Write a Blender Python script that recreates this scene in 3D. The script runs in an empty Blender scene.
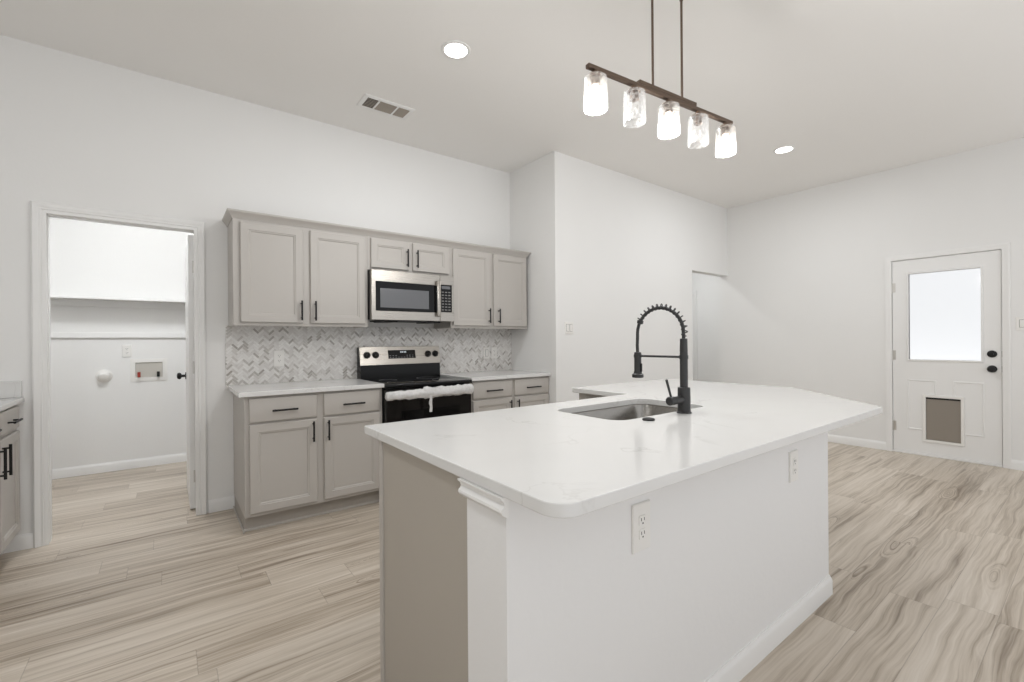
import bpy, bmesh, math, random
from mathutils import Vector, Matrix, noise

random.seed(7)
S = bpy.context.scene
COL = S.collection
PI = math.pi

# ------------------------------------------------------------------ camera
CAM_H = 1.2303
YAW, PITCH, ROLL, FPX = 0.9211, -0.0009, -0.0075, 453.1


def make_camera():
    c, s = math.cos(YAW), math.sin(YAW)
    F0, R0, Z = Vector((c, s, 0)), Vector((s, -c, 0)), Vector((0, 0, 1))
    cp, sp = math.cos(PITCH), math.sin(PITCH)
    F = F0 * cp + Z * sp
    D0 = -(Z * cp - F0 * sp)
    cr, sr = math.cos(ROLL), math.sin(ROLL)
    R = R0 * cr - D0 * sr
    U = -(R0 * sr + D0 * cr)
    cam = bpy.data.cameras.new('camera')
    cam.sensor_fit = 'HORIZONTAL'
    cam.sensor_width = 36
    cam.lens = FPX / 1024 * 36
    cam.clip_start = 0.02
    o = bpy.data.objects.new('camera', cam)
    COL.objects.link(o)
    m = Matrix.Identity(4)
    for i in range(3):
        m[i][0], m[i][1], m[i][2] = R[i], U[i], -F[i]
    m[2][3] = CAM_H
    o.matrix_world = m
    S.camera = o


make_camera()

# ------------------------------------------------------------------ world, exposure
W = bpy.data.worlds.new('daylight')
S.world = W
W.use_nodes = True
# open sky above, uplight added below to lift the ceiling, with a soft horizon
SKY_STRENGTH = 1.1
UPLIGHT_STRENGTH = 1.75
_nt = W.node_tree
_bg = _nt.nodes['Background']
_tc = _nt.nodes.new('ShaderNodeTexCoord')
_sx = _nt.nodes.new('ShaderNodeSeparateXYZ')
_nt.links.new(_tc.outputs['Generated'], _sx.inputs[0])
_mr = _nt.nodes.new('ShaderNodeMapRange')
_mr.interpolation_type = 'SMOOTHSTEP'
_mr.inputs['From Min'].default_value = -0.25
_mr.inputs['From Max'].default_value = 0.05
_mr.inputs['To Min'].default_value = UPLIGHT_STRENGTH
_mr.inputs['To Max'].default_value = SKY_STRENGTH
_nt.links.new(_sx.outputs[2], _mr.inputs['Value'])
_nt.links.new(_mr.outputs[0], _bg.inputs['Strength'])
_bg.inputs['Color'].default_value = (0.965, 0.98, 1.0, 1)
S.view_settings.view_transform = 'Standard'
S.view_settings.look = 'None'
S.view_settings.gamma = 1
S.view_settings.use_curve_mapping = False
S.view_settings.exposure = -0.20
CAN_POWER = 16.5
NEAR_FILL_POWER = 17
LAUNDRY_FILL_POWER = 34
HALL_FILL_POWER = 25
PENDANT_POWER = 10.5
LENS_GLOW = 14.0
BULB_GLOW = 22.0


# ------------------------------------------------------------------ node helpers
def lin(r, g, b):
    f = lambda v: (v / 255 / 12.92) if v / 255 <= 0.04045 else ((v / 255 + 0.055) / 1.055) ** 2.4
    return (f(r), f(g), f(b), 1)


class NT:
    def __init__(self, name):
        self.m = bpy.data.materials.new(name)
        self.m.use_nodes = True
        self.t = self.m.node_tree
        self.b = self.t.nodes['Principled BSDF']
        self.out = self.t.nodes['Material Output']

    def n(self, typ, **k):
        x = self.t.nodes.new(typ)
        for a, v in k.items():
            setattr(x, a, v)
        return x

    def l(self, a, b):
        self.t.links.new(a, b)

    def put(self, sock, v):
        if hasattr(v, 'is_linked') or isinstance(v, bpy.types.NodeSocket):
            self.l(v, sock)
        else:
            sock.default_value = v

    def math(self, op, a, b=None, c=None):
        x = self.n('ShaderNodeMath', operation=op)
        self.put(x.inputs[0], a)
        if b is not None:
            self.put(x.inputs[1], b)
        if c is not None:
            self.put(x.inputs[2], c)
        return x.outputs[0]

    def mix(self, fac, a, b, blend='MIX'):
        x = self.n('ShaderNodeMix', data_type='RGBA', blend_type=blend)
        self.put(x.inputs[0], fac)
        self.put(x.inputs[6], a)
        self.put(x.inputs[7], b)
        return x.outputs[2]

    def mixf(self, fac, a, b):
        x = self.n('ShaderNodeMix', data_type='FLOAT')
        self.put(x.inputs[0], fac)
        self.put(x.inputs[2], a)
        self.put(x.inputs[3], b)
        return x.outputs[0]

    def xyz(self):
        tc = self.n('ShaderNodeTexCoord')
        s = self.n('ShaderNodeSeparateXYZ')
        self.l(tc.outputs['Object'], s.inputs[0])
        return s.outputs

    def vec(self, x, y, z=0.0):
        v = self.n('ShaderNodeCombineXYZ')
        self.put(v.inputs[0], x)
        self.put(v.inputs[1], y)
        self.put(v.inputs[2], z)
        return v.outputs[0]

    def noise(self, vec, scale, detail=2, rough=0.5, dist=0.0):
        x = self.n('ShaderNodeTexNoise')
        x.inputs['Scale'].default_value = scale
        x.inputs['Detail'].default_value = detail
        x.inputs['Roughness'].default_value = rough
        x.inputs['Distortion'].default_value = dist
        if vec is not None:
            self.l(vec, x.inputs['Vector'])
        return x.outputs['Fac']

    def white(self, vec):
        x = self.n('ShaderNodeTexWhiteNoise', noise_dimensions='3D')
        self.l(vec, x.inputs['Vector'])
        return x.outputs['Value']

    def ramp(self, fac, stops, interp='LINEAR'):
        x = self.n('ShaderNodeValToRGB')
        x.color_ramp.interpolation = interp
        e = x.color_ramp.elements
        while len(e) < len(stops):
            e.new(0.5)
        for el, (p, c) in zip(e, stops):
            el.position = p
            el.color = c
        self.l(fac, x.inputs[0])
        return x.outputs[0]

    def bump(self, h, strength, dist=0.001):
        x = self.n('ShaderNodeBump')
        x.inputs['Strength'].default_value = strength
        x.inputs['Distance'].default_value = dist
        self.l(h, x.inputs['Height'])
        self.l(x.outputs[0], self.b.inputs['Normal'])

    def objv(self):
        return self.n('ShaderNodeTexCoord').outputs['Object']

    def set(self, color=None, rough=None, metal=None, spec=None):
        if color is not None:
            self.put(self.b.inputs['Base Color'], color)
        if rough is not None:
            self.put(self.b.inputs['Roughness'], rough)
        if metal is not None:
            self.put(self.b.inputs['Metallic'], metal)
        if spec is not None:
            self.put(self.b.inputs['Specular IOR Level'], spec)
        return self


def paint(name, rgb, rough=0.5, bump=0.0, scale=60, spec=0.4, var=0.03):
    t = NT(name)
    v = t.noise(t.objv(), 3.0, 3)
    c = lin(*rgb)
    d = tuple(x * (1 - var) for x in c[:3]) + (1,)
    t.set(t.mix(v, c, d), rough, 0, spec)
    if bump:
        t.bump(t.noise(t.objv(), scale, 3), bump, 0.002)
    return t.m


def metal(name, rgb, rough=0.3, brushed=None):
    t = NT(name)
    if brushed:
        x, y, z = t.xyz()
        sc = {'x': (3, 300, 300), 'z': (300, 300, 3)}[brushed]
        v = t.noise(t.vec(t.math('MULTIPLY', x, sc[0]), t.math('MULTIPLY', y, sc[1]), t.math('MULTIPLY', z, sc[2])), 1.0, 2)
        t.set(lin(*rgb), t.mixf(v, rough - 0.06, rough + 0.08), 1)
        t.bump(v, 0.04, 0.0005)
    else:
        v = t.noise(t.objv(), 40, 2)
        t.set(lin(*rgb), t.mixf(v, rough - 0.03, rough + 0.05), 1)
    return t.m


def emitter(name, rgb, strength):
    t = NT(name)
    e = t.n('ShaderNodeEmission')
    e.inputs[0].default_value = lin(*rgb)
    e.inputs[1].default_value = strength
    t.l(e.outputs[0], t.out.inputs[0])
    return t.m


# ------------------------------------------------------------------ materials
M = {}
M['wall'] = paint('wall_paint', (234, 233, 231), 0.75, 0.18, 55, 0.25, 0.015)
M['ceiling'] = paint('ceiling_paint', (240, 238, 235), 0.85, 0.12, 70, 0.2, 0.01)
M['trim'] = paint('trim_paint', (236, 235, 233), 0.4, 0, 0, 0.4, 0.01)
M['knee'] = paint('knee_wall_paint', (234, 233, 232), 0.7, 0.45, 42, 0.25, 0.01)
M['cabinet'] = paint('cabinet_paint', (185, 180, 174), 0.36, 0, 0, 0.45, 0.02)
M['panel'] = paint('end_panel_paint', (176, 169, 159), 0.45, 0, 0, 0.4, 0.03)
M['toe'] = paint('toe_kick_paint', (170, 164, 156), 0.5, 0, 0, 0.35, 0.03)
M['door'] = paint('door_paint', (235, 234, 232), 0.42, 0, 0, 0.4, 0.01)
M['plastic'] = paint('white_plastic', (236, 234, 230), 0.35, 0, 0, 0.45, 0.01)
M['slot'] = paint('slot_dark', (44, 42, 40), 0.6, 0, 0, 0.3, 0.02)
M['black'] = paint('matte_black', (26, 25, 25), 0.42, 0, 0, 0.35, 0.1)
M['faucet'] = paint('faucet_black', (44, 44, 44), 0.36, 0, 0, 0.5, 0.1)
M['gloss'] = paint('black_glass', (9, 9, 10), 0.06, 0, 0, 0.3, 0.1)
M['enamel'] = paint('black_enamel', (13, 13, 14), 0.2, 0, 0, 0.25, 0.1)
M['steel'] = metal('brushed_steel', (174, 169, 162), 0.28, 'x')
M['sinksteel'] = metal('sink_steel', (205, 201, 195), 0.22)
M['bronze'] = metal('oil_bronze', (112, 97, 86), 0.42)
M['hinge'] = metal('satin_nickel', (205, 202, 197), 0.35)
M['ovenglass'] = paint('oven_glass', (26, 24, 23), 0.08, 0, 0, 0.35, 0.05)
M['mwscreen'] = paint('microwave_screen', (104, 105, 108), 0.2, 0, 0, 0.5, 0.04)
M['flap'] = paint('pet_flap_vinyl', (146, 138, 128), 0.4, 0, 0, 0.4, 0.06)
M['grille'] = paint('vent_dark', (176, 167, 156), 0.8, 0, 0, 0.2, 0.15)
M['red'] = paint('red_valve', (150, 52, 42), 0.45)
M['lens'] = emitter('can_lens', (255, 252, 246), LENS_GLOW)
M['bulb'] = emitter('lit_bulb', (255, 246, 234), BULB_GLOW)
M['digits'] = emitter('display_digits', (225, 235, 240), 0.9)


def mat_floor():
    t = NT('plank_floor')
    x, y, z = t.xyz()
    WID, LEN = 0.175, 1.21
    r = t.math('DIVIDE', t.math('SUBTRACT', y, 0.12), WID)
    row = t.math('FLOOR', r)
    fr = t.math('FRACT', r)
    off = t.white(t.vec(row, 3.7, 1.3))
    q = t.math('ADD', t.math('DIVIDE', x, LEN), t.math('MULTIPLY', off, 7.0))
    col = t.math('FLOOR', q)
    fq = t.math('FRACT', q)
    rnd = t.white(t.vec(row, col, 0.5))
    rnd2 = t.white(t.vec(row, col, 9.5))
    sh = t.math('MULTIPLY', rnd, 37.0)
    # long grain, bent round knots
    bend = t.noise(t.vec(t.math('MULTIPLY', x, 1.6), t.math('MULTIPLY', y, 4.0), sh), 1.4, 2)
    yy = t.math('ADD', y, t.math('MULTIPLY', t.math('SUBTRACT', bend, 0.5), 0.06))
    v = t.n('ShaderNodeTexVoronoi', feature='F1')
    v.inputs['Scale'].default_value = 1.0
    t.l(t.vec(t.math('MULTIPLY', x, 0.85), t.math('ADD', t.math('MULTIPLY', yy, 5.4), sh), 0.0), v.inputs['Vector'])
    kd = v.outputs['Distance']
    mr = t.n('ShaderNodeMapRange', interpolation_type='SMOOTHSTEP')
    mr.inputs['From Min'].default_value = 0.27
    mr.inputs['From Max'].default_value = 0.02
    t.l(kd, mr.inputs['Value'])
    gy = t.mixf(t.math('MULTIPLY', mr.outputs[0], 0.75), t.math('MULTIPLY', yy, 34.0), t.math('ADD', t.math('MULTIPLY', kd, 15.0), t.math('MULTIPLY', bend, 2.0)))
    g1 = t.noise(t.vec(t.math('MULTIPLY', x, 0.75), gy, sh), 1.0, 5, 0.6, 0.25)
    g2 = t.noise(t.vec(t.math('MULTIPLY', x, 2.5), t.math('MULTIPLY', yy, 95.0), sh), 1.0, 3, 0.6)
    g3 = t.noise(t.vec(t.math('MULTIPLY', x, 0.8), t.math('MULTIPLY', y, 3.5), sh), 1.3, 2)
    f = t.math('ADD', t.math('MULTIPLY', g1, 0.66), t.math('MULTIPLY', g2, 0.34))
    f = t.math('ADD', f, t.math('MULTIPLY', t.math('SUBTRACT', g3, 0.5), 0.30))
    f = t.math('ADD', f, t.math('MULTIPLY', t.math('SUBTRACT', rnd2, 0.5), 0.10))
    c = t.ramp(f, [(0.27, lin(120, 106, 91)), (0.41, lin(171, 158, 142)), (0.50, lin(192, 180, 165)),
                   (0.60, lin(204, 193, 179)), (0.76, lin(218, 209, 197))])
    # knots
    kn = t.ramp(kd, [(0.015, (1, 1, 1, 1)), (0.06, (0, 0, 0, 1))])
    c = t.mix(t.math('MULTIPLY', kn, 0.75), c, lin(104, 86, 70))
    # seams
    e1 = t.math('MULTIPLY', t.math('MINIMUM', fr, t.math('SUBTRACT', 1.0, fr)), WID)
    e2 = t.math('MULTIPLY', t.math('MINIMUM', fq, t.math('SUBTRACT', 1.0, fq)), LEN)
    e = t.math('MINIMUM', e1, e2)
    seam = t.math('LESS_THAN', e, 0.0016)
    c = t.mix(t.math('MULTIPLY', seam, 0.3), c, lin(90, 78, 66))
    t.set(c, t.mixf(g2, 0.3, 0.42), 0, 0.45)
    t.bump(t.math('SUBTRACT', t.math('MULTIPLY', g2, 0.4), seam), 0.12, 0.001)
    return t.m


def mat_quartz():
    t = NT('white_quartz')
    p = t.objv()
    a = t.noise(p, 2.2, 5, 0.55, 0.9)
    vein = t.ramp(t.math('ABSOLUTE', t.math('SUBTRACT', a, 0.5)), [(0.0, (1, 1, 1, 1)), (0.012, (0, 0, 0, 1))])
    msk = t.ramp(t.noise(p, 3.0, 2), [(0.48, (0, 0, 0, 1)), (0.68, (1, 1, 1, 1))])
    f = t.math('MULTIPLY', t.math('MULTIPLY', vein, msk), 0.4)
    c = t.mix(t.noise(p, 5, 3), lin(222, 221, 219), lin(217, 216, 214))
    c = t.mix(f, c, lin(168, 164, 160))
    t.set(c, 0.16, 0, 0.5)
    return t.m


def mat_herringbone():
    t = NT('herringbone_marble')
    x, y, z = t.xyz()
    Wd, n = 0.0165, 3.0
    k = 0.70710678 / Wd
    u = t.math('MULTIPLY', t.math('ADD', x, z), k)
    v = t.math('MULTIPLY', t.math('SUBTRACT', z, x), k)
    i, j = t.math('FLOOR', u), t.math('FLOOR', v)
    m = t.math('FLOORED_MODULO', t.math('SUBTRACT', i, j), 2 * n)
    hor = t.math('LESS_THAN', m, n - 0.5)
    mp = t.math('SUBTRACT', m, n)
    ida = t.mixf(hor, i, t.math('SUBTRACT', i, m))
    idb = t.mixf(hor, t.math('ADD', j, mp), j)
    fu, fv = t.math('FRACT', u), t.math('FRACT', v)
    lh = t.math('ADD', m, fu)
    lv = t.math('ADD', t.math('SUBTRACT', n - 1, mp), fv)
    lng = t.mixf(hor, lv, lh)
    sht = t.mixf(hor, fu, fv)
    el = t.math('MINIMUM', lng, t.math('SUBTRACT', n, lng))
    es = t.math('MINIMUM', sht, t.math('SUBTRACT', 1.0, sht))
    grout = t.math('LESS_THAN', t.math('MINIMUM', el, es), 0.07)
    rnd = t.white(t.vec(ida, idb, t.math('MULTIPLY', hor, 5.0)))
    c = t.ramp(rnd, [(0.0, lin(160, 155, 148)), (0.07, lin(184, 180, 174)), (0.20, lin(206, 202, 198)),
                     (0.45, lin(218, 215, 212)), (0.75, lin(226, 224, 221)), (1.0, lin(231, 229, 226))])
    vn = t.noise(t.objv(), 45, 4, 0.6, 1.0)
    c = t.mix(t.math('MULTIPLY', t.math('LESS_THAN', vn, 0.40), 0.22), c, lin(150, 144, 138))
    c = t.mix(grout, c, lin(216, 213, 209))
    t.set(c, 0.28, 0, 0.45)
    t.bump(t.math('SUBTRACT', 1.0, grout), 0.25, 0.001)
    return t.m


def mat_glass_shade():
    t = NT('crackle_glass')
    p = t.objv()
    v = t.n('ShaderNodeTexVoronoi', feature='DISTANCE_TO_EDGE')
    v.inputs['Scale'].default_value = 55
    t.l(p, v.inputs['Vector'])
    crack = t.ramp(v.outputs['Distance'], [(0.0, (1, 1, 1, 1)), (0.10, (0, 0, 0, 1))])
    lw = t.n('ShaderNodeLayerWeight')
    lw.inputs[0].default_value = 0.45
    tr = t.n('ShaderNodeBsdfTransparent')
    tl = t.n('ShaderNodeBsdfTranslucent')
    df = t.n('ShaderNodeBsdfDiffuse')
    gl = t.n('ShaderNodeBsdfGlossy')
    gl.inputs['Roughness'].default_value = 0.12
    a1 = t.n('ShaderNodeMixShader')
    a1.inputs[0].default_value = 0.4
    t.l(tl.outputs[0], a1.inputs[1])
    t.l(df.outputs[0], a1.inputs[2])
    a2 = t.n('ShaderNodeMixShader')
    a2.inputs[0].default_value = 0.55
    t.l(a1.outputs[0], a2.inputs[1])
    t.l(gl.outputs[0], a2.inputs[2])
    fac = t.math('MINIMUM', t.math('ADD', t.math('MULTIPLY', crack, 0.30), t.math('MULTIPLY_ADD', lw.outputs['Facing'], 0.5, 0.0)), 0.9)
    a3 = t.n('ShaderNodeMixShader')
    t.l(fac, a3.inputs[0])
    t.l(tr.outputs[0], a3.inputs[1])
    t.l(a2.outputs[0], a3.inputs[2])
    t.l(a3.outputs[0], t.out.inputs[0])
    return t.m


def mat_pane():
    t = NT('window_pane')
    tr = t.n('ShaderNodeBsdfTransparent')
    gl = t.n('ShaderNodeBsdfGlossy')
    gl.inputs['Roughness'].default_value = 0.03
    fr = t.n('ShaderNodeFresnel')
    fr.inputs[0].default_value = 1.45
    a = t.n('ShaderNodeMixShader')
    t.l(fr.outputs[0], a.inputs[0])
    t.l(tr.outputs[0], a.inputs[1])
    t.l(gl.outputs[0], a.inputs[2])
    t.l(a.outputs[0], t.out.inputs[0])
    return t.m


def mat_clear_bulb():
    t = NT('clear_bulb')
    tr = t.n('ShaderNodeBsdfTransparent')
    gl = t.n('ShaderNodeBsdfGlossy')
    gl.inputs['Roughness'].default_value = 0.1
    lw = t.n('ShaderNodeLayerWeight')
    lw.inputs[0].default_value = 0.3
    a = t.n('ShaderNodeMixShader')
    t.l(t.math('MULTIPLY_ADD', lw.outputs['Facing'], 0.35, 0.05), a.inputs[0])
    t.l(tr.outputs[0], a.inputs[1])
    t.l(gl.outputs[0], a.inputs[2])
    t.l(a.outputs[0], t.out.inputs[0])
    return t.m


def mat_film():
    t = NT('plastic_film')
    nz = t.noise(t.objv(), 42, 3, 0.6, 0.6)
    t.set(t.mix(nz, lin(196, 194, 192), lin(238, 237, 236)), 0.22, 0, 0.5)
    t.b.inputs['Alpha'].default_value = 0.9
    t.bump(nz, 0.7, 0.006)
    return t.m


M['floor'] = mat_floor()
M['quartz'] = mat_quartz()
M['tile'] = mat_herringbone()
M['shade'] = mat_glass_shade()
M['pane'] = mat_pane()
M['film'] = mat_film()
M['clearbulb'] = mat_clear_bulb()


# ------------------------------------------------------------------ mesh helpers
def BM():
    return bmesh.new()


def box(bm, x0, x1, y0, y1, z0, z1, bev=0.0, seg=1):
    vs = [bm.verts.new(p) for p in ((x0, y0, z0), (x1, y0, z0), (x1, y1, z0), (x0, y1, z0),
                                    (x0, y0, z1), (x1, y0, z1), (x1, y1, z1), (x0, y1, z1))]
    fs = [bm.faces.new([vs[i] for i in f]) for f in ((0, 3, 2, 1), (4, 5, 6, 7), (0, 1, 5, 4), (1, 2, 6, 5), (2, 3, 7, 6), (3, 0, 4, 7))]
    if bev:
        es = list({e for f in fs for e in f.edges})
        bmesh.ops.bevel(bm, geom=es, offset=bev, segments=seg, affect='EDGES', profile=0.5)
    return bm


def loft(bm, loops, cap0=True, cap1=True, close=True):
    rows = [[bm.verts.new(p) for p in lp] for lp in loops]
    n = len(rows[0])
    for a, b in zip(rows, rows[1:]):
        for i in range(n if close else n - 1):
            k = (i + 1) % n
            bm.faces.new((a[i], a[k], b[k], b[i]))
    if cap0:
        bm.faces.new(rows[0][::-1])
    if cap1:
        bm.faces.new(rows[-1])
    return bm


def frame(d):
    d = d.normalized()
    a = Vector((0, 0, 1)) if abs(d.z) < 0.9 else Vector((1, 0, 0))
    u = d.cross(a).normalized()
    return u, d.cross(u).normalized()


def cyl(bm, p0, p1, r0, r1=None, seg=24):
    p0, p1 = Vector(p0), Vector(p1)
    r1 = r0 if r1 is None else r1
    u, v = frame(p1 - p0)
    lp = [[p + (u * math.cos(2 * PI * i / seg) + v * math.sin(2 * PI * i / seg)) * r for i in range(seg)] for p, r in ((p0, r0), (p1, r1))]
    return loft(bm, lp)


def lathe(bm, p0, axis, prof, seg=28, cap0=True, cap1=True):
    """prof: (distance along axis, radius) pairs"""
    p0, ax = Vector(p0), Vector(axis).normalized()
    u, v = frame(ax)
    lp = [[p0 + ax * h + (u * math.cos(2 * PI * i / seg) + v * math.sin(2 * PI * i / seg)) * r for i in range(seg)] for h, r in prof]
    return loft(bm, lp, cap0, cap1)


def tube(bm, pts, r, seg=10):
    pts = [Vector(p) for p in pts]
    u, v = frame(pts[1] - pts[0])
    lps = []
    for i, p in enumerate(pts):
        d = (pts[min(i + 1, len(pts) - 1)] - pts[max(i - 1, 0)]).normalized()
        u = (u - d * u.dot(d)).normalized()
        v = d.cross(u)
        rr = r[i] if isinstance(r, (list, tuple)) else r
        lps.append([p + (u * math.cos(2 * PI * k / seg) + v * math.sin(2 * PI * k / seg)) * rr for k in range(seg)])
    return loft(bm, lps)


def front(bm, x0, x1, z0, z1, yb, rings):
    """a panel facing -y; rings are (inset, distance in front of yb)"""
    return loft(bm, [[(x0 + i, yb - d, z0 + i), (x1 - i, yb - d, z0 + i), (x1 - i, yb - d, z1 - i), (x0 + i, yb - d, z1 - i)] for i, d in rings])


def prism(bm, poly, z0, z1):
    return loft(bm, [[(x, y, z0) for x, y in poly], [(x, y, z1) for x, y in poly]])


def extrude_prof(bm, prof, path):
    """prof (out, z) swept along an xy path with mitred corners; out points to the right of the path"""
    P = [Vector((x, y)) for x, y in path]
    lps = []
    for i, p in enumerate(P):
        d0 = (P[i] - P[i - 1]).normalized() if i else None
        d1 = (P[i + 1] - P[i]).normalized() if i < len(P) - 1 else None
        n0 = Vector((d0.y, -d0.x)) if d0 else None
        n1 = Vector((d1.y, -d1.x)) if d1 else None
        if n0 and n1:
            m = (n0 + n1).normalized()
            m = m / m.dot(n0)
        else:
            m = n0 or n1
        lps.append([(p.x + m.x * o, p.y + m.y * o, z) for o, z in prof])
    return loft(bm, lps)


def arcpoly(pts, seg=8):
    """polygon with (x, y, radius) corners"""
    out = []
    n = len(pts)
    for i, (x, y, r) in enumerate(pts):
        p = Vector((x, y))
        if r <= 0:
            out.append((x, y))
            continue
        a = (Vector(pts[i - 1][:2]) - p).normalized()
        b = (Vector(pts[(i + 1) % n][:2]) - p).normalized()
        ang = a.angle(b)
        t = r / math.tan(ang / 2)
        c = p + (a + b).normalized() * (r / math.sin(ang / 2))
        s, e = p + a * t - c, p + b * t - c
        a0, a1 = math.atan2(s.y, s.x), math.atan2(e.y, e.x)
        dlt = (a1 - a0 + PI) % (2 * PI) - PI
        for k in range(seg + 1):
            w = a0 + dlt * k / seg
            out.append((c.x + r * math.cos(w), c.y + r * math.sin(w)))
    return out


def finish(bm, smooth=True, angle=35):
    bmesh.ops.recalc_face_normals(bm, faces=bm.faces)
    for f in bm.faces:
        f.smooth = smooth
    if smooth:
        for e in bm.edges:
            if len(e.link_faces) == 2 and e.calc_face_angle(0) > math.radians(angle):
                e.smooth = False


def obj(name, bm, m, parent=None, label=None, angle=35):
    finish(bm, True, angle)
    me = bpy.data.meshes.new(name)
    bm.to_mesh(me)
    bm.free()
    o = bpy.data.objects.new(name, me)
    COL.objects.link(o)
    o.data.materials.append(M[m] if isinstance(m, str) else m)
    if parent:
        o.parent = parent
    if label:
        o['label'] = label
    return o


def tag(o, label, cat, group=None, kind=None):
    o['label'] = label
    o['category'] = cat
    if group:
        o['group'] = group
    if kind:
        o['kind'] = kind
    return o


def thing(name, label, cat, loc=(0, 0, 0), rotz=0.0, group=None, kind=None):
    o = bpy.data.objects.new(name, None)
    o.empty_display_size = 0.1
    COL.objects.link(o)
    o.location = loc
    o.rotation_euler = (0, 0, rotz)
    return tag(o, label, cat, group, kind)


def struct(name, bm, m, label, cat):
    return tag(obj(name, bm, m), label, cat, None, 'structure')


def slab_mesh(outer, hole, z0, z1, bev):
    cu = bpy.data.curves.new('outline', 'CURVE')
    cu.dimensions = '2D'
    cu.fill_mode = 'BOTH'
    cu.extrude = (z1 - z0) / 2 - bev
    cu.bevel_depth = bev
    cu.bevel_resolution = 1
    for poly in [outer] + ([hole] if hole else []):
        sp = cu.splines.new('POLY')
        sp.points.add(len(poly) - 1)
        for p, (x, y) in zip(sp.points, poly):
            p.co = (x, y, 0, 1)
        sp.use_cyclic_u = True
    cu.offset = -bev
    tmp = bpy.data.objects.new('outline', cu)
    COL.objects.link(tmp)
    me = bpy.data.meshes.new_from_object(tmp.evaluated_get(bpy.context.evaluated_depsgraph_get()))
    bm = BM()
    bm.from_mesh(me)
    bmesh.ops.remove_doubles(bm, verts=bm.verts, dist=0.0004)
    bmesh.ops.translate(bm, verts=bm.verts, vec=(0, 0, (z0 + z1) / 2))
    bpy.data.objects.remove(tmp)
    bpy.data.meshes.remove(me)
    return bm


# ------------------------------------------------------------------ room shell
ZC = 3.058
YB = 3.947          # kitchen wall
XA, YM = 2.983, 3.226   # return beside the cabinets, wall to its right
XR = 6.2546         # wall with the back door
XL = -1.395
Y0 = -1.4           # the modelled part of the house ends here, behind the camera
YL = 5.82           # laundry back wall
DX0, DX1, DZ = -0.592, 0.155, 2.036   # laundry doorway
HX0, HZ = 5.357, 2.116               # hall opening

struct('floor', box(BM(), XL - 0.12, 7.62, Y0, YL + 0.12, -0.05, 0), 'floor', 'greige wood-look plank floor running through the whole room', 'floor')
struct('ceiling', box(BM(), XL - 0.12, 7.62, Y0, YL + 0.12, ZC, ZC + 0.1), 'ceiling', 'flat off-white ceiling over the kitchen', 'ceiling')

b = BM()
box(b, XL, DX0 - 0.018, YB, YB + 0.115, 0, ZC)
box(b, DX1 + 0.018, XA + 0.115, YB, YB + 0.115, 0, ZC)
box(b, DX0 - 0.018, DX1 + 0.018, YB, YB + 0.115, DZ + 0.018, ZC)
struct('wall_back', b, 'wall', 'off-white wall behind the range and the cabinets, with the laundry doorway', 'wall')
struct('wall_return', box(BM(), XA, XA + 0.115, YM, YB, 0, ZC), 'wall', 'short off-white return wall at the right end of the cabinets', 'wall')
b = BM()
box(b, XA + 0.115, HX0, YM, YM + 0.115, 0, ZC)
box(b, HX0, XR, YM, YM + 0.115, HZ, ZC)
struct('wall_middle', b, 'wall', 'bright white wall behind the faucet with a hall opening at its right', 'wall')
YD0, YD1, ZD = 0.606, 1.420, 2.058
b = BM()
box(b, XR, XR + 0.13, Y0, YD0 - 0.018, 0, ZC)
box(b, XR, XR + 0.13, YD1 + 0.018, YM + 0.115, 0, ZC)
box(b, XR, XR + 0.13, YD0 - 0.018, YD1 + 0.018, ZD + 0.018, ZC)
struct('wall_right', b, 'wall', 'off-white wall around the back door at the right', 'wall')
struct('wall_left', box(BM(), XL - 0.12, XL, Y0, YL, 0, ZC), 'wall', 'off-white wall behind the cabinet at the left edge', 'wall')
b = BM()
box(b, 4.6, 7.5, 4.6, 4.72, 0, ZC)
box(b, 7.5, 7.62, YM, 4.72, 0, ZC)
box(b, XR + 0.13, 7.5, YM, YM + 0.115, 0, ZC)
struct('wall_hall', b, 'wall', 'pale wall seen through the hall opening', 'wall')
struct('wall_hall_side', box(BM(), 4.48, 4.6, YM + 0.115, 4.72, 0, ZC), 'wall', 'side wall of the hall behind the white wall', 'wall')
struct('wall_laundry', box(BM(), XL, 1.32, YL, YL + 0.12, 0, ZC), 'wall', 'bright white back wall of the laundry room', 'wall')
struct('wall_laundry_side', box(BM(), 1.2, 1.32, YB + 0.115, YL, 0, ZC), 'wall', 'right side wall of the laundry room behind the open door', 'wall')

BP = [(0, 0), (0.014, 0), (0.014, 0.066), (0.010, 0.078), (0.006, 0.084), (0.005, 0.089), (0, 0.089)]


def base(name, path, label, zmax=None):
    struct(name, extrude_prof(BM(), BP, path), 'trim', label, 'baseboard')


base('baseboard_back', [(0.228, YB), (0.398, YB)], 'short white baseboard between the laundry door trim and the base cabinet')
base('baseboard_back_left', [(-0.785, YB), (-0.655, YB)], 'short white baseboard between the left cabinet and the laundry door trim')
base('baseboard_middle', [(XA + 0.001, YM), (HX0, YM)], 'white baseboard along the bright wall behind the island')
base('baseboard_right', [(XR, YM), (XR, YD1 + 0.055)], 'white baseboard on the right wall left of the back door')
base('baseboard_right_near', [(XR, YD0 - 0.055), (XR, Y0)], 'white baseboard on the right wall right of the back door')
base('baseboard_laundry', [(XL, YL), (1.2, YL)], 'white baseboard along the laundry room back wall')
base('baseboard_hall', [(4.6, 4.6), (7.5, 4.6)], 'white baseboard on the wall beyond the hall opening')

# laundry door casing (kitchen side) and jamb
CP = [(0, 0), (0, 0.008), (0.006, 0.011), (0.020, 0.011), (0.023, 0.016), (0.034, 0.014), (0.044, 0.020), (0.058, 0.022), (0.066, 0.016), (0.066, 0)]


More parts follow.
